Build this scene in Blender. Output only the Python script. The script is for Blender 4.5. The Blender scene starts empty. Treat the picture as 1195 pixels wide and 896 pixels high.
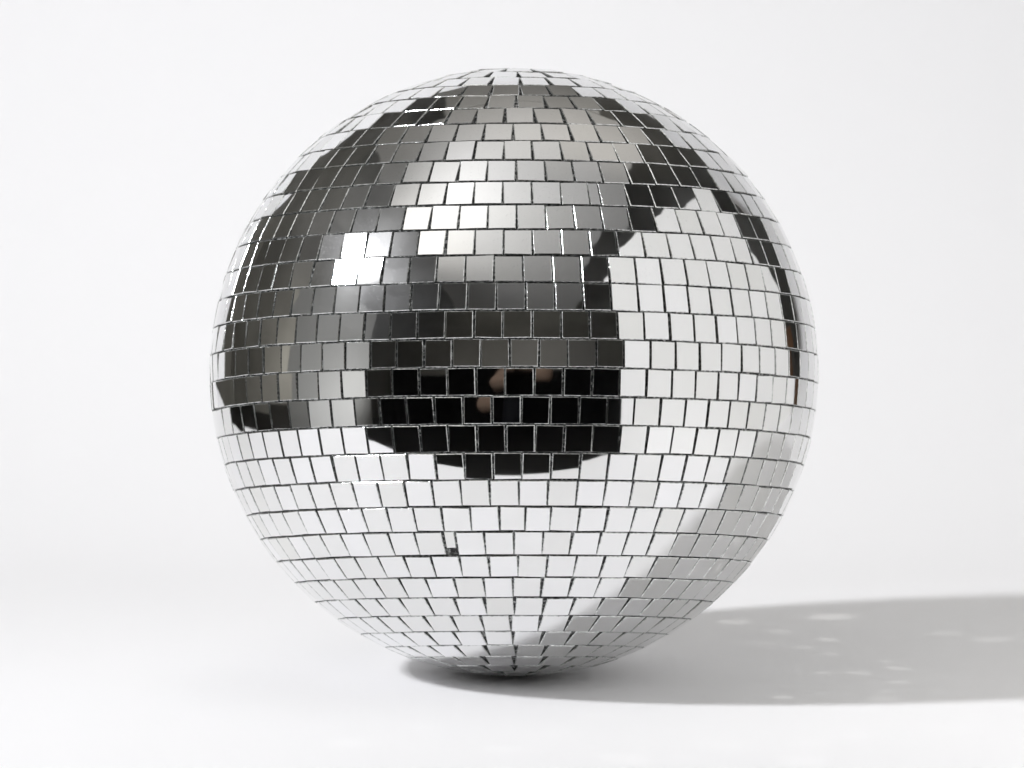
import bpy, bmesh, math, random
from mathutils import Vector, Matrix, noise
random.seed(7)
R = 0.11                       # ball radius in metres
DC = 24.0                      # camera distance in ball radii
EL = math.radians(6.4)         # camera elevation above the tabletop
sc = bpy.context.scene
col = sc.collection
C0 = Vector((0, 0, R))         # ball centre
V = Vector((0, -math.cos(EL), math.sin(EL)))     # towards the camera
UP = Vector((0, math.sin(EL), math.cos(EL)))
RT = Vector((1, 0, 0))
FPX = 355 * math.sqrt(DC * DC - 1)
BX, BY = 600.0, 434.5          # ball centre in the photograph

# ------------------------------------------------------------------ helpers
def link(o, parent=None):
    col.objects.link(o)
    if parent: o.parent = parent
    return o
def obj_from(name, verts, faces, mats, midx=None, smooth=None, parent=None):
    me = bpy.data.meshes.new(name)
    me.from_pydata([tuple(v) for v in verts], [], faces)
    for m in mats: me.materials.append(m)
    if midx: me.polygons.foreach_set('material_index', midx)
    if smooth is not None:
        me.polygons.foreach_set('use_smooth', smooth if isinstance(smooth, list) else [smooth] * len(faces))
    me.update()
    return link(bpy.data.objects.new(name, me), parent)
def tag(o, label=None, cat=None, kind=None, group=None):
    if label: o['label'] = label
    if cat: o['category'] = cat
    if kind: o['kind'] = kind
    if group: o['group'] = group
    return o
def empty(name, loc):
    o = bpy.data.objects.new(name, None); col.objects.link(o); o.location = loc; o.empty_display_size = 0.05
    return o
def mat(name):
    m = bpy.data.materials.new(name); m.use_nodes = True
    nt = m.node_tree; nt.nodes.clear()
    out = nt.nodes.new('ShaderNodeOutputMaterial')
    return m, nt, out
def principled(nt, **kw):
    p = nt.nodes.new('ShaderNodeBsdfPrincipled')
    for k, v in kw.items():
        p.inputs[k.replace('_', ' ')].default_value = v
    return p
def simple(name, c, rough=0.8, noise_amt=0.0, scale=8.0, bump=0.0, spec=0.3):
    m, nt, out = mat(name)
    p = principled(nt, Base_Color=(*c, 1), Roughness=rough, Specular_IOR_Level=spec)
    nt.links.new(p.outputs[0], out.inputs[0])
    tc = nt.nodes.new('ShaderNodeTexCoord')
    n = nt.nodes.new('ShaderNodeTexNoise'); n.inputs['Scale'].default_value = scale; n.inputs['Detail'].default_value = 5
    nt.links.new(tc.outputs['Object'], n.inputs['Vector'])
    if noise_amt:
        r = nt.nodes.new('ShaderNodeMapRange')
        r.inputs['To Min'].default_value = 1 - noise_amt; r.inputs['To Max'].default_value = 1 + noise_amt
        nt.links.new(n.outputs[0], r.inputs['Value'])
        mx = nt.nodes.new('ShaderNodeVectorMath'); mx.operation = 'SCALE'; mx.inputs[0].default_value = c
        nt.links.new(r.outputs[0], mx.inputs['Scale']); nt.links.new(mx.outputs[0], p.inputs['Base Color'])
    if bump:
        b = nt.nodes.new('ShaderNodeBump'); b.inputs['Strength'].default_value = bump; b.inputs['Distance'].default_value = 0.002
        nt.links.new(n.outputs[0], b.inputs['Height']); nt.links.new(b.outputs[0], p.inputs['Normal'])
    return m

# ------------------------------------------------------------------ materials
def mirror_material():
    m, nt, out = mat('mirror_glass')
    L = nt.links
    tc = nt.nodes.new('ShaderNodeTexCoord')
    clear = principled(nt, Base_Color=(0.87, 0.87, 0.865, 1), Metallic=1.0, Roughness=0.03)
    at = nt.nodes.new('ShaderNodeAttribute'); at.attribute_name = 'tone'
    cr0 = nt.nodes.new('ShaderNodeValToRGB'); e0, e1 = cr0.color_ramp.elements
    e0.color = (0.80, 0.80, 0.785, 1); e1.color = (0.90, 0.90, 0.91, 1)
    L.new(at.outputs['Fac'], cr0.inputs[0]); L.new(cr0.outputs[0], clear.inputs['Base Color'])
    haze = principled(nt, Base_Color=(0.85, 0.85, 0.85, 1), Metallic=1.0, Roughness=0.34)
    # fine dust grains, plus a smeary haze imitating glow round the lamp highlight
    n1 = nt.nodes.new('ShaderNodeTexNoise'); n1.inputs['Scale'].default_value = 1100; n1.inputs['Detail'].default_value = 2
    n2 = nt.nodes.new('ShaderNodeTexNoise'); n2.inputs['Scale'].default_value = 45; n2.inputs['Detail'].default_value = 4
    for n in (n1, n2): L.new(tc.outputs['Object'], n.inputs['Vector'])
    r1 = nt.nodes.new('ShaderNodeMapRange'); r1.inputs['From Min'].default_value = 0.62; r1.inputs['From Max'].default_value = 0.72
    r1.inputs['To Min'].default_value = 0.0; r1.inputs['To Max'].default_value = 0.16
    r2 = nt.nodes.new('ShaderNodeMapRange'); r2.inputs['From Min'].default_value = 0.35; r2.inputs['From Max'].default_value = 0.75
    r2.inputs['To Min'].default_value = HAZE0; r2.inputs['To Max'].default_value = HAZE1
    L.new(n1.outputs[0], r1.inputs['Value']); L.new(n2.outputs[0], r2.inputs['Value'])
    ad = nt.nodes.new('ShaderNodeMath'); ad.operation = 'MULTIPLY_ADD'; ad.inputs[1].default_value = 0.18
    L.new(r1.outputs[0], ad.inputs[0]); L.new(r2.outputs[0], ad.inputs[2])
    mx = nt.nodes.new('ShaderNodeMixShader')
    # dust and imitated highlight bloom, both stronger on tiles that face upwards
    ge = nt.nodes.new('ShaderNodeNewGeometry'); sx = nt.nodes.new('ShaderNodeSeparateXYZ')
    L.new(ge.outputs['Normal'], sx.inputs[0])
    rz = nt.nodes.new('ShaderNodeMapRange'); rz.interpolation_type = 'SMOOTHSTEP'
    rz.inputs['From Min'].default_value = 0.1; rz.inputs['From Max'].default_value = 0.65
    rz.inputs['To Min'].default_value = 0.4; rz.inputs['To Max'].default_value = 3.2
    L.new(sx.outputs['Z'], rz.inputs['Value'])
    mu = nt.nodes.new('ShaderNodeMath'); mu.operation = 'MULTIPLY'
    L.new(ad.outputs[0], mu.inputs[0]); L.new(rz.outputs[0], mu.inputs[1])
    L.new(mu.outputs[0], mx.inputs[0]); L.new(clear.outputs[0], mx.inputs[1]); L.new(haze.outputs[0], mx.inputs[2])
    L.new(mx.outputs[0], out.inputs[0])
    return m
HAZE0, HAZE1 = 0.016, 0.044
M_mirror = mirror_material()

def edge_material():
    m, nt, out = mat('cut_glass_edge')
    L = nt.links
    tc = nt.nodes.new('ShaderNodeTexCoord')
    n = nt.nodes.new('ShaderNodeTexNoise'); n.inputs['Scale'].default_value = 900; n.inputs['Detail'].default_value = 3
    L.new(tc.outputs['Object'], n.inputs['Vector'])
    cr = nt.nodes.new('ShaderNodeValToRGB')
    cr.color_ramp.elements[0].position = 0.36; cr.color_ramp.elements[0].color = (0.42, 0.43, 0.42, 1)
    cr.color_ramp.elements[1].position = 0.60; cr.color_ramp.elements[1].color = (0.80, 0.81, 0.80, 1)
    L.new(n.outputs[0], cr.inputs[0])
    p = principled(nt, Roughness=0.18, Metallic=0.92, Specular_IOR_Level=0.6)
    L.new(cr.outputs[0], p.inputs['Base Color'])
    b = nt.nodes.new('ShaderNodeBump'); b.inputs['Strength'].default_value = 0.5; b.inputs['Distance'].default_value = 0.0003
    L.new(n.outputs[0], b.inputs['Height']); L.new(b.outputs[0], p.inputs['Normal'])
    L.new(p.outputs[0], out.inputs[0])
    return m
M_edge = edge_material()

def core_material():
    m, nt, out = mat('glue_covered_core')
    L = nt.links
    tc = nt.nodes.new('ShaderNodeTexCoord')
    n = nt.nodes.new('ShaderNodeTexNoise'); n.inputs['Scale'].default_value = 700; n.inputs['Detail'].default_value = 4
    L.new(tc.outputs['Object'], n.inputs['Vector'])
    cr = nt.nodes.new('ShaderNodeValToRGB')
    cr.color_ramp.elements[0].position = 0.5; cr.color_ramp.elements[0].color = (0.045, 0.045, 0.047, 1)
    cr.color_ramp.elements[1].position = 0.64; cr.color_ramp.elements[1].color = (0.6, 0.6, 0.6, 1)
    L.new(n.outputs[0], cr.inputs[0])
    p = principled(nt, Roughness=0.45, Metallic=0.35)
    L.new(cr.outputs[0], p.inputs['Base Color'])
    b = nt.nodes.new('ShaderNodeBump'); b.inputs['Strength'].default_value = 1.0; b.inputs['Distance'].default_value = 0.0006
    L.new(n.outputs[0], b.inputs['Height']); L.new(b.outputs[0], p.inputs['Normal'])
    L.new(p.outputs[0], out.inputs[0])
    return m
M_core = core_material()
M_paper = simple('white_seamless_paper', (0.885, 0.881, 0.885), 0.9, 0.006, 3.0, 0.0, 0.05)
M_board = simple('white_foam_board', (0.85, 0.845, 0.825), 0.8, 0.01, 2.0)
M_wall = simple('dark_studio_paint', (0.30, 0.295, 0.27), 0.9, 0.55, 1.1)
M_wall2 = simple('grey_studio_paint', (0.6, 0.59, 0.56), 0.9, 0.3, 0.8)
M_black = simple('black_cloth', (0.006, 0.006, 0.0065), 0.95, 0.3, 3.0, spec=0.1)
M_sideboard = simple('grey_foam_board', (0.42, 0.42, 0.41), 0.85, 0.04, 1.5)
M_floor = simple('dark_studio_floor', (0.012, 0.011, 0.010), 0.7, 0.2, 3.0)
M_skin = simple('skin', (0.46, 0.32, 0.24), 0.55, 0.06, 20)
M_hair = simple('brown_hair', (0.05, 0.03, 0.02), 0.6, 0.2, 60)
M_plastic = simple('black_camera_plastic', (0.012, 0.012, 0.013), 0.4, 0.1, 50)
M_lens = simple('dark_lens_glass', (0.01, 0.01, 0.014), 0.08, 0.0, 5, spec=0.8)
M_denim = simple('dark_trousers', (0.018, 0.019, 0.024), 0.9, 0.2, 30)

# ------------------------------------------------------------------ disco ball
LEAN = math.radians(3.3)
AX = (UP * math.cos(LEAN) - V * math.sin(LEAN)).normalized()      # pole leans away from the camera
FR = (V * math.cos(LEAN) + UP * math.sin(LEAN)).normalized()      # longitude 0, latitude 0
def sph(lat, lon):
    return AX * math.sin(lat) + (FR * math.cos(lon) + RT * math.sin(lon)) * math.cos(lat)
def px(p):                                                        # p in ball radii about the centre
    z = DC - p.dot(V)
    return BX + FPX * p.dot(RT) / z, BY - FPX * p.dot(UP) / z

PITCH = math.radians(5.2124)
LAT0 = math.radians(73.93 - 3.3)          # the row line that crosses the photograph at y = 91
TW = 0.0873                               # tile side
TH = 0.0013 / R                           # how far the tiles stand proud of the core
CURV = 0.42                               # how strongly each little mirror is bowed
BEV = 0.0024
def lon_for_x(x, lat):
    a, b = -1.2, 1.2
    for _ in range(50):
        m = (a + b) / 2
        if px(sph(lat, m))[0] < x: a = m
        else: b = m
    return (a + b) / 2
# joint position (photograph x) near the middle of each row, from the row line y = 91 down
anchors = [607, 607, 602.4, 589.5, 598.7, 587.9, 602.4, 587, 602.8, 587.4, 610.5, 613.3, 587, 595, 589.5, 608,
           590.4, 609.6, 605.4, 612.6, 599.6, 604.6, 598.7, 600.4, 596.2, 598.7, 602, 600, 600]
specials_right = {7: {3: ('w', 0.40)}}
specials_left = {20: {2: ('gap', 0.44)}, 19: {0: ('w', 0.88)}}
ss19 = {0: ('w', 0.88)}
specials_right[19] = ss19
k_top = -int((math.radians(90) - LAT0) / PITCH) - 1
tiles = []                                # (lat, lon, w, h, row)
k = k_top
while True:
    up_lat = LAT0 - k * PITCH; lo_lat = up_lat - PITCH
    up_c = min(up_lat, math.radians(89.9)); lo_c = max(lo_lat, -math.radians(89.9))
    if up_c <= -math.radians(88): break
    lat = (up_lat + lo_lat) / 2
    pole_side = max(abs(up_c), abs(lo_c))
    if abs(lat) > math.radians(86.5):
        if not tiles or abs(tiles[-1][0]) < math.radians(89.5):
            tiles.append((math.copysign(math.radians(90), lat), 0, TW * 0.9, TW * 0.9, k))
        k += 1
        if lo_lat < -math.radians(87): break
        continue
    pa = max(0.0920 / math.cos(lat), (TW + 0.0006) / max(math.cos(pole_side), 0.03))
    if abs(lat) > math.radians(57): pa = 0.0925 / math.cos(lat)
    a0 = lon_for_x(anchors[k], lat) if 0 <= k < len(anchors) else random.uniform(-pa / 2, pa / 2)
    used = 0.0; lon = a0; i = 0
    while used < math.pi - pa / 2:        # rightwards
        s = specials_right.get(k, {}).get(i)
        w = TW; step = pa
        if s: w = TW * s[1]; step = pa * s[1]
        tiles.append((lat, lon + step / 2, w, TW, k)); lon += step; used += step; i += 1
    endr = lon
    lon = a0; i = 0
    while lon - pa > endr - 2 * math.pi - 1e-6:       # leftwards
        s = specials_left.get(k, {}).get(i)
        step = pa
        if s and s[0] == 'gap':
            lon -= pa * s[1]
        if s and s[0] == 'gap':
            tiles.append((lat, lon + pa * s[1] / 2, TW * 0.36, TW * 0.74, 'slot'))
        elif s:
            step = pa * s[1]
        w = TW * (s[1] if s and s[0] == 'w' else 1)
        tiles.append((lat, lon - step / 2, w, TW, k)); lon -= step; i += 1
    rest = lon - (endr - 2 * math.pi)
    if rest > 0.35 * pa:
        tiles.append((lat, lon - rest / 2, TW * rest / pa * 0.97, TW, k))
    k += 1

LAMP = None
def lamp_pos():
    el, psi, ld = math.radians(LAMP_EL), math.radians(LAMP_PSI), LAMP_D
    d = Vector((-math.cos(el) * math.cos(psi), -math.cos(el) * math.sin(psi), math.sin(el)))
    return d * ld                          # in radii about the ball centre
LAMP_EL, LAMP_PSI, LAMP_D = 34.3, 21.3, 14.5
LP = lamp_pos()

def tile_mesh(lat, lon, w, h, row, rnd):
    n = sph(lat, lon)
    east = (RT * math.cos(lon) - FR * math.sin(lon)).normalized()
    north = n.cross(east).normalized()
    c = n * 1.0
    X, Y = px(c)
    # hand-glued tiles: every one tips a little differently
    s = math.radians(0.40)
    left = max(0.0, min(1.0, (470 - X) / 120)) * (1 if Y < 500 else 0)
    topr = 1.0 if (X > 500 and Y < 300) else 0.0
    s *= 1 + 2.8 * left + 1.5 * topr
    tx, ty = rnd.gauss(0, s), rnd.gauss(0, s)
    nn = (n + east * math.tan(tx) + north * math.tan(ty)).normalized()
    # the two tiles that catch the lamp in the photograph
    for hx, hy, wt in ((402, 312, 1.0), (402, 284, 0.8)):
        if n.dot(V) > 0.2 and math.hypot(X - hx, Y - hy) < 15:
            p = n; a = (LP - p).normalized(); b = (V * DC - p).normalized()
            nn = ((a + b).normalized() * wt + n * (1 - wt)).normalized()
    for hx, hy, tgt in ((643, 445, Vector((5.2, -26.3, 2.0))), (562, 476, Vector((-4.1, -26.8, 0.75)))):
        if n.dot(V) > 0.2 and math.hypot(X - hx, Y - hy) < 17.5:
            a = (tgt - n).normalized(); b = (V * DC - n).normalized()
            nn = (a + b).normalized()
    rot = rnd.gauss(0, math.radians(0.5))
    e2 = (east - nn * east.dot(nn)).normalized(); n2 = nn.cross(e2)
    e3 = e2 * math.cos(rot) + n2 * math.sin(rot); n3 = nn.cross(e3)
    lift = rnd.gauss(0, 0.0006)
    c = c * (1 + lift) + east * rnd.gauss(0, 0.0006) + north * rnd.gauss(0, 0.0005)
    if row == 'slot': c = n * (1 - 0.006) + north * 0.011
    w *= 1 + rnd.gauss(0, 0.006); h *= 1 + rnd.gauss(0, 0.006)
    verts, faces, mi, sm = [], [], [], []
    N = 4
    cv = CURV
    def P(u, v, drop=0.0):
        return C0 + R * (c + e3 * u + n3 * v - nn * (cv * (u * u + v * v) / 2 + drop))
    ps = min(abs(lat) + PITCH / 2, math.radians(89))
    trap = min(1.0, 0.0925 * math.cos(ps) / max(math.cos(lat), .01) * 0.985 / TW) if math.radians(57) < abs(lat) < math.radians(87) else 1.0
    wi, hi = w / 2 - BEV, h / 2 - BEV
    # corners slightly out of square, as hand-snapped glass is
    cr = [(rnd.gauss(0, .0005), rnd.gauss(0, .0005)) for _ in range(4)]
    def grid(a, b):
        u = (2 * a / N - 1) * wi; v = (2 * b / N - 1) * hi
        fa, fb = a / N, b / N
        q = [(1 - fa) * (1 - fb), fa * (1 - fb), fa * fb, (1 - fa) * fb]
        if trap < 1:
            t = (fb if lat > 0 else 1 - fb); u *= 1 - t * (1 - trap)
        return u + sum(q[i] * cr[i][0] for i in range(4)), v + sum(q[i] * cr[i][1] for i in range(4))
    for b in range(N + 1):
        for a in range(N + 1):
            verts.append(P(*grid(a, b)))
    for b in range(N):
        for a in range(N):
            i = b * (N + 1) + a
            faces.append((i, i + 1, i + N + 2, i + N + 1)); mi.append(0); sm.append(True)
    # rim ring, bevel and side walls
    ring = [(a, 0) for a in range(N)] + [(N, b) for b in range(N)] + [(a, N) for a in range(N, 0, -1)] + [(0, b) for b in range(N, 0, -1)]
    base = len(verts); m_ = len(ring)
    for lvl in range(3):
        for a, b in ring:
            u, v = grid(a, b)
            su = -1 if a == 0 else (1 if a == N else 0); sv = -1 if b == 0 else (1 if b == N else 0)
            if lvl: u += su * BEV; v += sv * BEV
            drop = (0, BEV * 0.9, TH + 0.006)[lvl]
            verts.append(P(u, v, drop))
    for lvl in range(2):
        for i in range(m_):
            j = (i + 1) % m_
            faces.append((base + lvl * m_ + j, base + lvl * m_ + i, base + (lvl + 1) * m_ + i, base + (lvl + 1) * m_ + j))
            mi.append(1); sm.append(False)
    return verts, faces, mi, sm, n, X, Y

ball = empty('disco_ball', (0, 0, 0))
tag(ball, 'silver mirrored disco ball covered in rows of small square mirror tiles, resting on white paper', 'disco ball')
# core
bm = bmesh.new()
bmesh.ops.create_uvsphere(bm, u_segments=128, v_segments=64, radius=R * (1 - TH))
me = bpy.data.meshes.new('core'); bm.to_mesh(me); bm.free()
me.materials.append(M_core)
me.polygons.foreach_set('use_smooth', [True] * len(me.polygons))
core = link(bpy.data.objects.new('core', me), ball); core.location = C0
tag(core, 'dark glue covered round core seen in the joints between tiles')

rnd = random.Random(11)
built = [tile_mesh(*t, rnd) for t in tiles]
facing = sorted(range(len(built)), key=lambda i: -built[i][4].dot(V) * tiles[i][2])
single = set(facing[:100])
av, af, ami, asm, atone = [], [], [], [], []
def set_tone(o, vals):
    a = o.data.attributes.new('tone', 'FLOAT', 'FACE'); a.data.foreach_set('value', vals)
rt_ = random.Random(3)
for i, (vs, fs, mi, sm, n, X, Y) in enumerate(built):
    tone = min(1, max(0, rt_.gauss(0.62, 0.24)))
    if i in single:
        o = obj_from('mirror_tile', [v - (C0 + n * R) for v in vs], fs, [M_mirror, M_edge], mi, sm, ball)
        o.location = C0 + n * R; set_tone(o, [tone] * len(fs))
    else:
        b = len(av); av += vs; af += [tuple(q + b for q in f) for f in fs]; ami += mi; asm += sm; atone += [tone] * len(fs)
rest = obj_from('mirror_tiles', av, af, [M_mirror, M_edge], ami, asm, ball)
set_tone(rest, atone)
tag(rest, 'the remaining small square mirror tiles around the ball', kind='stuff')

# ------------------------------------------------------------------ the seamless sheet (tabletop and background in one sweep)
FRONT, LEFT, RIGHT, BACK, TOPZ = -2.25, -4.0, 5.2, 5.6, 5.7
prof = []
for i in range(13): prof.append((FRONT - 0.10 + 0.10 * math.sin(i / 12 * math.pi / 2), -0.10 - 0.5 * (12 - i) / 12 * 0 + 0.10 * (1 - math.cos(i / 12 * math.pi / 2)) * 0 + 0.10 * math.sin(i / 12 * math.pi / 2)) if False else (FRONT - 0.08 * math.cos(i / 12 * math.pi / 2), -0.08 + 0.08 * math.sin(i / 12 * math.pi / 2)))
prof = [(FRONT - 0.08, -0.9)] + prof
for i in range(1, 30): prof.append((FRONT + (2.4 - FRONT) * i / 30, 0.0))
rad = BACK - 2.4
for i in range(25):
    a = i / 24 * math.pi / 2
    prof.append((2.4 + rad * math.sin(a), rad * (1 - math.cos(a))))
prof.append((BACK, TOPZ))
xs = [LEFT + (RIGHT - LEFT) * i / 24 for i in range(25)]
verts, faces = [], []
for (y, z) in prof:
    for x in xs: verts.append((x * R, y * R, z * R))
nx = len(xs)
for j in range(len(prof) - 1):
    for i in range(nx - 1):
        a = j * nx + i
        faces.append((a, a + 1, a + nx + 1, a + nx))
sheet = obj_from('backdrop', verts, faces, [M_paper], None, True)
so = sheet.modifiers.new('thickness', 'SOLIDIFY'); so.thickness = 0.0006; so.offset = -1
tag(sheet, kind='structure')

# ------------------------------------------------------------------ boards around the set (seen only as reflections in the mirrors)
def board(name, pts, t, m, label, cat):
    """a flat board through four corner points, thickness t"""
    p = [Vector(q) * R for q in pts]
    c = sum(p, Vector()) / 4
    n = (p[1] - p[0]).cross(p[3] - p[0]).normalized() * (t / 2)
    vs = [q - n - c for q in p] + [q + n - c for q in p]
    fs = [(3, 2, 1, 0), (4, 5, 6, 7), (0, 1, 5, 4), (1, 2, 6, 5), (2, 3, 7, 6), (3, 0, 4, 7)]
    o = obj_from(name, vs, fs, [m]); o.location = c
    tag(o, label, cat)
    return o
board('reflector_board', [(1.72, -2.5, -0.08), (4.5, 2.45, 0.004), (4.5, 2.45, 5.35), (1.72, -2.5, 3.3)], 0.006, M_board,
      'large white reflector board standing upright, mirrored in the right side of the ball', 'reflector')
board('side_board', [(-26, 0.8, -7.8), (-26, -17.5, -7.8), (-26, -17.5, 15.5), (-26, 0.8, 15.5)], 0.006, M_sideboard,
      'grey board mirrored in the left side of the ball', 'board')
board('bounce_board', [(-13.3, -33, 21), (12.9, -33, 21), (12.9, 16.4, 21), (-13.3, 16.4, 21)], 0.02, M_board,
      'white overhead bounce board mirrored in the top of the ball', 'reflector')

board('bounce_board', [(-6.6, 16.6, 21), (7.2, 16.6, 21), (7.2, 34, 21), (-6.6, 34, 21)], 0.02, M_board,
      'smaller white overhead board behind the large one, mirrored in the topmost rows of the ball', 'reflector')

M_wood = simple('brown_wood', (0.22, 0.11, 0.05), 0.6, 0.3, 12)
board('wooden_board', [(8.2, 5.2, -7.9), (9.4, 6.9, -7.9), (9.4, 6.9, 1.6), (8.2, 5.2, 1.6)], 0.02, M_wood,
      'brown wooden board, a thin brown streak low in the right rim of the ball', 'board')
# room shell
X0, X1, Y0, Y1, Z0, Z1 = -43 * R, 43 * R, -64 * R, 38 * R, -8 * R, 27 * R
def quad(name, pts, m):
    o = obj_from(name, pts, [(0, 1, 2, 3)], [m]); return tag(o, kind='structure')
quad('floor', [(X0, Y0, Z0), (X1, Y0, Z0), (X1, Y1, Z0), (X0, Y1, Z0)], M_floor)
quad('ceiling', [(X0, Y0, Z1), (X0, Y1, Z1), (X1, Y1, Z1), (X1, Y0, Z1)], M_wall)
quad('wall_left', [(X0, Y0, Z0), (X0, Y1, Z0), (X0, Y1, Z1), (X0, Y0, Z1)], M_wall)
quad('wall_right', [(X1, Y0, Z0), (X1, Y0, Z1), (X1, Y1, Z1), (X1, Y1, Z0)], M_wall)
quad('wall_back', [(X0, Y1, Z0), (X1, Y1, Z0), (X1, Y1, Z1), (X0, Y1, Z1)], M_wall)
quad('wall_front', [(X0, Y0, Z0), (X0, Y0, Z1), (X1, Y0, Z1), (X1, Y0, Z0)], M_wall2)
# black curtain behind the photographer, hung in soft folds
vs, fs = [], []
for i in range(121):
    x = -41.5 + 83 * i / 120; dy = 0.35 * math.sin(i * 0.9) + 0.2 * math.sin(i * 0.37 + 1)
    vs += [(x * R, (-33 + dy) * R, -7.9 * R), (x * R, (-33 + dy * 0.6) * R, 4.4 * R)]
for i in range(120): fs.append((2 * i, 2 * i + 1, 2 * i + 3, 2 * i + 2))
cu = obj_from('black_curtain', vs, fs, [M_black], None, True)
tag(cu, 'black curtain behind the photographer, mirrored in the middle of the ball', 'curtain')

# ------------------------------------------------------------------ photographer (a dark figure mirrored in the middle tiles)
CAMP = C0 + V * DC * R
def skin_body(name, joints, edges, m, parent=None, lev=2):
    me = bpy.data.meshes.new(name)
    me.from_pydata([j[0] for j in joints], edges, [])
    o = link(bpy.data.objects.new(name, me), parent)
    sk = o.modifiers.new('skin', 'SKIN'); sk.use_smooth_shade = True
    for i, j in enumerate(joints):
        r = j[1]; me.skin_vertices[0].data[i].radius = r if isinstance(r, tuple) else (r, r)
        me.skin_vertices[0].data[i].use_root = (i == 0)
    sb = o.modifiers.new('sub', 'SUBSURF'); sb.levels = sb.render_levels = lev
    me.materials.append(m)
    return o
cz = CAMP.z; cy = CAMP.y - 0.17          # the modelled camera body is just behind the lens
fz = Z0
J = [((0, cy - 0.55, cz - 0.42), (.15, .11)),        # 0 pelvis
     ((0, cy - 0.45, cz - 0.22), (.14, .10)),        # 1 waist
     ((0, cy - 0.32, cz - 0.02), (.17, .11)),        # 2 chest
     ((0, cy - 0.24, cz + 0.10), (.055, .055)),      # 3 neck
     ((0, cy - 0.17, cz + 0.17), (.068, .085)),      # 4 head
     ((0, cy - 0.15, cz + 0.27), (.062, .078)),      # 5 crown
     ((-.20, cy - 0.30, cz + 0.02), .058), ((-.43, cy - 0.16, cz - 0.20), .070), ((-.16, cy - 0.0, cz - 0.06), .036),   # 6-8 arm
     ((.20, cy - 0.30, cz + 0.02), .058), ((.60, cy - 0.10, cz - 0.02), .068), ((.16, cy + 0.0, cz - 0.03), .036),      # 9-11
     ((-.11, cy - 0.52, cz - 0.52), .085), ((-.15, cy - 0.42, (cz - .5 + fz) / 2), .058), ((-.14, cy - 0.55, fz + .08), .04), ((-.15, cy - 0.38, fz + .035), .035),
     ((.11, cy - 0.52, cz - 0.52), .085), ((.15, cy - 0.42, (cz - .5 + fz) / 2), .058), ((.14, cy - 0.55, fz + .08), .04), ((.15, cy - 0.38, fz + .035), .035)]
E_ = [(0, 1), (1, 2), (2, 3), (3, 4), (4, 5), (2, 6), (6, 7), (7, 8), (2, 9), (9, 10), (10, 11), (0, 12), (12, 13), (13, 14), (14, 15), (0, 16), (16, 17), (17, 18), (18, 19)]
# fingers: short chains from each wrist, curled round the camera
def fingers(wi, sx):
    w = Vector(J[wi][0])
    palm = w + Vector((-sx * 0.045, 0.02, 0.0)) * 1.0
    J.append((tuple(palm), .026)); pi = len(J) - 1; E_.append((wi, pi))
    for q in range(4):
        r0 = palm + Vector((-sx * .022, .015, .030 - .020 * q)); r1 = r0 + Vector((-sx * .028, .022, 0)); r2 = r1 + Vector((-sx * .022, -.012, 0))
        for p_, rr in ((r0, .0095), (r1, .0085), (r2, .0075)):
            J.append((tuple(p_), rr))
        b = len(J) - 3; E_.extend([(pi, b), (b, b + 1), (b + 1, b + 2)])
    t0 = palm + Vector((-sx * .005, -.03, .025)); t1 = t0 + Vector((-sx * .03, -.01, .012))
    J.append((tuple(t0), .011)); J.append((tuple(t1), .009)); b = len(J) - 2; E_.extend([(pi, b), (b, b + 1)])
fingers(8, -1); fingers(11, 1)
person = skin_body('person', J, E_, M_skin)
# turn the grown figure into a plain mesh and dress it: skin stays on head, forearms and hands
bpy.context.view_layer.update()
ev = person.evaluated_get(bpy.context.evaluated_depsgraph_get())
pm = bpy.data.meshes.new_from_object(ev); person.modifiers.clear(); person.data = pm
pm.materials.clear(); pm.materials.append(M_skin); pm.materials.append(M_black)
for f in pm.polygons:
    c = f.center
    bare = (c.z > cz + 0.09 and abs(c.x) < 0.12) or abs(c.x) > 0.30 or (c.y > cy - 0.13 and c.z > cz - 0.2)
    f.material_index = 0 if bare else 1; f.use_smooth = True
tag(person, 'photographer in dark clothes with bare forearms, mirrored in the middle of the ball', 'person')
# clothing shells over the body
shirt = skin_body('shirt', [((0, cy - 0.55, cz - 0.44), (.165, .125)), ((0, cy - 0.45, cz - 0.22), (.155, .115)), ((0, cy - 0.32, cz - 0.02), (.185, .125)), ((0, cy - 0.26, cz + .06), (.08, .075)),
                            ((-.20, cy - 0.30, cz + .02), .075), ((-.30, cy - 0.25, cz - .07), .066), ((.20, cy - 0.30, cz + .02), .075), ((.33, cy - 0.24, cz - .02), .066)],
                  [(0, 1), (1, 2), (2, 3), (2, 4), (4, 5), (2, 6), (6, 7)], M_black, person)
trousers = skin_body('trousers', [((0, cy - 0.55, cz - 0.44), (.16, .12)), ((-.11, cy - 0.52, cz - 0.54), .10), ((-.15, cy - 0.42, (cz - .5 + fz) / 2), .075), ((-.14, cy - 0.55, fz + .09), .06),
                                  ((.11, cy - 0.52, cz - 0.54), .10), ((.15, cy - 0.42, (cz - .5 + fz) / 2), .075), ((.14, cy - 0.55, fz + .09), .06)],
                     [(0, 1), (1, 2), (2, 3), (0, 4), (4, 5), (5, 6)], M_denim, person)
def ell(name, c, r, m, parent, seg=24):
    bm = bmesh.new(); bmesh.ops.create_uvsphere(bm, u_segments=seg, v_segments=seg // 2, radius=1)
    bmesh.ops.scale(bm, vec=r, verts=bm.verts); bmesh.ops.translate(bm, vec=c, verts=bm.verts)
    for f in bm.faces: f.smooth = True
    me = bpy.data.meshes.new(name); bm.to_mesh(me); bm.free(); me.materials.append(m)
    return link(bpy.data.objects.new(name, me), parent)
ell('hair', (0, cy - 0.18, cz + 0.25), (.083, .10, .075), M_hair, person)
for s in (-1, 1): ell('eye', (s * .031, cy - 0.088, cz + 0.205), (.012, .010, .008), M_black, person, 12)

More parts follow.
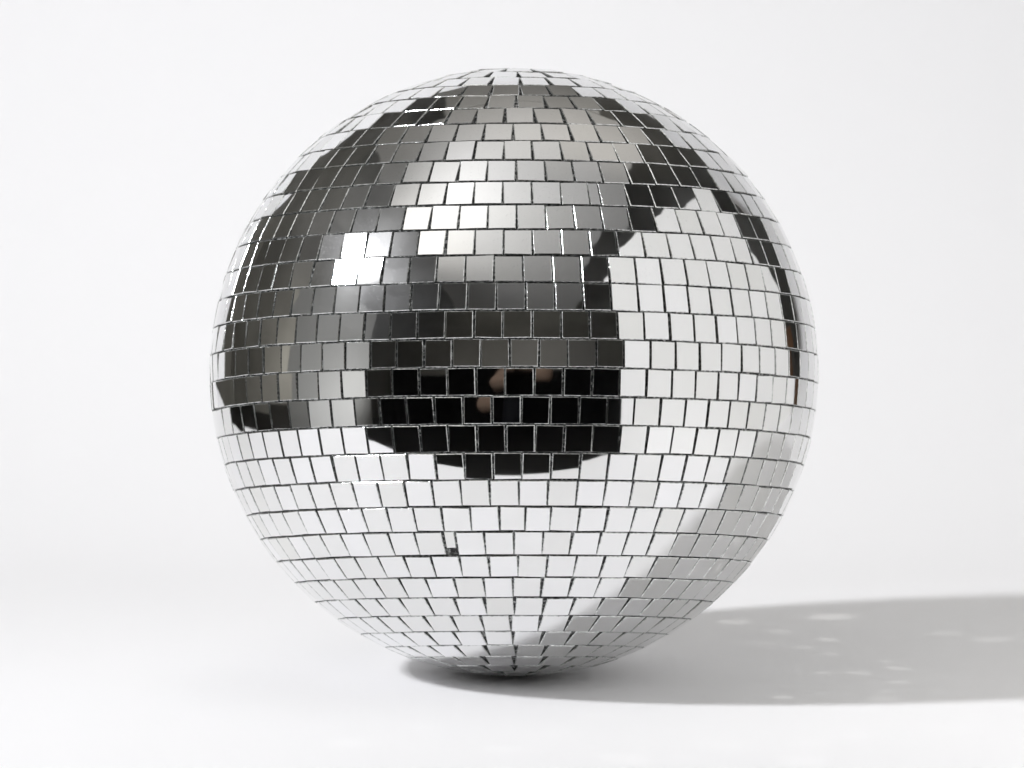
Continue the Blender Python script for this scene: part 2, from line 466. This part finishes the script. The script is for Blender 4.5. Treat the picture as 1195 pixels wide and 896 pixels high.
cam_root = empty('photo_camera', (0, cy, cz))
tag(cam_root, 'black photo camera held by the photographer, mirrored in the middle of the ball', 'camera')
def boxm(name, c, s, m, parent, bev=0.006):
    bm = bmesh.new(); bmesh.ops.create_cube(bm, size=1); bmesh.ops.scale(bm, vec=s, verts=bm.verts)
    bmesh.ops.bevel(bm, geom=bm.edges[:], offset=bev, segments=3, affect='EDGES')
    bmesh.ops.translate(bm, vec=c, verts=bm.verts)
    me = bpy.data.meshes.new(name); bm.to_mesh(me); bm.free(); me.materials.append(m)
    return link(bpy.data.objects.new(name, me), parent)
def cyl(name, y0, y1, r, m, parent):
    bm = bmesh.new(); bmesh.ops.create_cone(bm, cap_ends=True, segments=40, radius1=r, radius2=r, depth=abs(y1 - y0))
    bmesh.ops.rotate(bm, matrix=Matrix.Rotation(math.pi / 2, 3, 'X'), verts=bm.verts)
    bmesh.ops.translate(bm, vec=(0, (y0 + y1) / 2, 0), verts=bm.verts)
    for f in bm.faces: f.smooth = len(f.verts) == 4
    me = bpy.data.meshes.new(name); bm.to_mesh(me); bm.free(); me.materials.append(m)
    return link(bpy.data.objects.new(name, me), parent)
boxm('camera_body', (0, -0.03, 0), (.145, .06, .10), M_plastic, cam_root)
boxm('viewfinder', (0, -0.03, .06), (.06, .055, .035), M_plastic, cam_root)
boxm('hand_grip', (-.065, 0.01, -.01), (.03, .04, .08), M_plastic, cam_root)
cyl('lens_barrel', 0.0, 0.11, .038, M_plastic, cam_root)
cyl('front_glass', 0.111, 0.114, .033, M_lens, cam_root)

# ------------------------------------------------------------------ light
lp = C0 + LP * R
def lamp(name, typ, loc, energy, colr=(1, 1, 1), **kw):
    l = bpy.data.lights.new(name, typ); l.energy = energy; l.color = colr
    for k_, v_ in kw.items(): setattr(l, k_, v_)
    o = bpy.data.objects.new(name, l); col.objects.link(o); o.location = loc
    return o
def aim(o, target):
    o.rotation_euler = (Vector(target) - o.location).to_track_quat('-Z', 'Y').to_euler()
KEY = 103.0
key = lamp('studio_flash', 'SPOT', lp, KEY, (0.965, 0.972, 1.0), shadow_soft_size=0.68 * R, spot_size=math.pi, spot_blend=0.75)
aim(key, lp + Vector((1, -0.02, 0.12)))
sl = lamp('side_board_fill', 'SPOT', (-15 * R, -16 * R, -5 * R), 130, (1, 1, 1), shadow_soft_size=0.04, spot_size=math.radians(110), spot_blend=0.9)  # added unseen spot, only brightens the side board
aim(sl, (-26 * R, -7 * R, 5 * R))

up = lamp('overhead_fill', 'SPOT', (10.5 * R, 4 * R, 3 * R), 80, (1, 0.95, 0.88), shadow_soft_size=0.05, spot_size=math.radians(105), spot_blend=0.8)  # added unseen fill, lifts the rear overhead boards and the shadow
aim(up, (3 * R, 18 * R, 21 * R))
# added spots on the ball imitate light patches thrown by tiles on the paper
def floor_at(x, y):
    d = (-V + RT * ((x - BX) / FPX) - UP * ((y - BY) / FPX)).normalized()
    return CAMP + d * (-CAMP.z / d.z)
zz = [(525, 358, 160, 1.3), (185, 375, 130, 1), (340, 408, 90, .8), (515, 437, 90, 1), (435, 465, 70, .8), (300, 450, 70, .6), (520, 487, 80, .8),
      (930, 415, 110, .6), (1090, 437, 120, .8), (620, 553, 90, .8), (500, 552, 60, 1), (755, 537, 90, 1), (725, 512, 80, .6), (755, 585, 70, 1),
      (715, 618, 60, .8), (330, 540, 40, 1.1), (125, 557, 40, 1.1), (275, 579, 45, 1.6), (215, 599, 35, 1.8), (130, 617, 90, 1), (355, 638, 75, 1.2),
      (700, 643, 110, .8), (-20, 590, 30, 1.2), (600, 774, 110, .4), (150, 805, 180, .35), (440, 800, 110, .4), (430, 858, 170, .4), (20, 850, 110, .35),
      (950, 750, 150, .3), (-300, 700, 130, .4), (-420, 760, 110, .4), (-620, 820, 150, .4), (-900, 740, 120, .35), (-200, 850, 160, .4), (-1150, 800, 160, .35),
      (240, 452, 60, .5), (60, 470, 70, .4), (400, 390, 60, .4), (660, 470, 70, .4), (850, 490, 60, .35), (900, 620, 80, .4), (560, 600, 40, .6),
      (420, 600, 35, .8), (70, 600, 30, .9), (180, 640, 50, .7), (480, 625, 45, .6), (1000, 520, 60, .3), (-80, 625, 40, .8), (-160, 560, 30, .7)]
rl = random.Random(5)
for zx, zy, zw, pw in zz:
    T = floor_at(795 + zx / 2.9875, 600 + zy / 2.9875)
    h = Vector((T.x, T.y, 0)).normalized()
    nrm = (h + Vector((-h.y, h.x, 0)) * rl.uniform(-.35, .35) + Vector((0, 0, rl.uniform(-.15, .25)))).normalized()
    O = C0 + nrm * R * 1.012
    d = T - O; wd = zw / 2.9875 / 355 * R
    g = lamp('glint_spot', 'SPOT', O, 0.36 * pw * 12.566 * d.length ** 2 / max(0.2, -d.z / d.length), (1, 0.98, 0.94), shadow_soft_size=0.0006,
             spot_size=max(0.02, 2 * math.atan(wd * 0.62 / d.length)), spot_blend=0.85)
    aim(g, T)
u2 = lamp('overhead_fill', 'SPOT', (-18 * R, -9 * R, 9 * R), 150, (1, 0.985, 0.96), shadow_soft_size=0.05, spot_size=math.radians(100), spot_blend=0.9)  # added unseen fill, brightens the left of the overhead board
aim(u2, (-7 * R, -9 * R, 21 * R))
u5 = lamp('backdrop_fill', 'SPOT', (-3 * R, -4 * R, 10 * R), 7, (0.98, 0.985, 1), shadow_soft_size=0.03, spot_size=math.radians(48), spot_blend=1.0)  # added unseen spot to lift the backdrop
aim(u5, (-0.6 * R, 5.6 * R, 3.0 * R))
u3 = lamp('wall_fill', 'SPOT', (2 * R, -37 * R, 1 * R), 60, (1, 0.97, 0.92), shadow_soft_size=0.05, spot_size=math.radians(150), spot_blend=0.7)  # added fill hidden behind the curtain, brightens the front wall
aim(u3, (2 * R, -64 * R, 12 * R))
u4 = lamp('wall_fill', 'SPOT', (-28 * R, -4 * R, 3 * R), 150, (1, 0.97, 0.93), shadow_soft_size=0.05, spot_size=math.radians(150), spot_blend=0.9)  # added fill hidden behind the side board, brightens the left wall
aim(u4, (-43 * R, 14 * R, 6 * R))
w = bpy.data.worlds.new('World'); sc.world = w; w.use_nodes = True
w.node_tree.nodes['Background'].inputs[0].default_value = (0.6, 0.62, 0.65, 1)
w.node_tree.nodes['Background'].inputs[1].default_value = 0.0

# ------------------------------------------------------------------ camera
cd = bpy.data.cameras.new('camera'); cam = bpy.data.objects.new('camera', cd); col.objects.link(cam)
cam.location = CAMP
m3 = Matrix((RT, UP, V)).transposed()
cam.rotation_euler = m3.to_euler()
cd.sensor_width = 36; cd.lens = FPX * 36 / 1195
cd.shift_x = -(BX - 597.5) / 1195; cd.shift_y = -(448 - BY) / 1195
cd.clip_start = 0.01; cd.clip_end = 100
cd.dof.use_dof = True; cd.dof.focus_distance = (DC - 0.75) * R; cd.dof.aperture_fstop = 22
sc.camera = cam

sc.view_settings.view_transform = 'Standard'; sc.view_settings.look = 'None'
sc.view_settings.exposure = 0; sc.view_settings.gamma = 1
sc.render.engine = 'CYCLES'
cy_ = sc.cycles
cy_.max_bounces = 16; cy_.diffuse_bounces = 8; cy_.glossy_bounces = 6
cy_.blur_glossy = 0.3; cy_.sample_clamp_indirect = 6
cy_.caustics_reflective = True
cy_.use_denoising = True
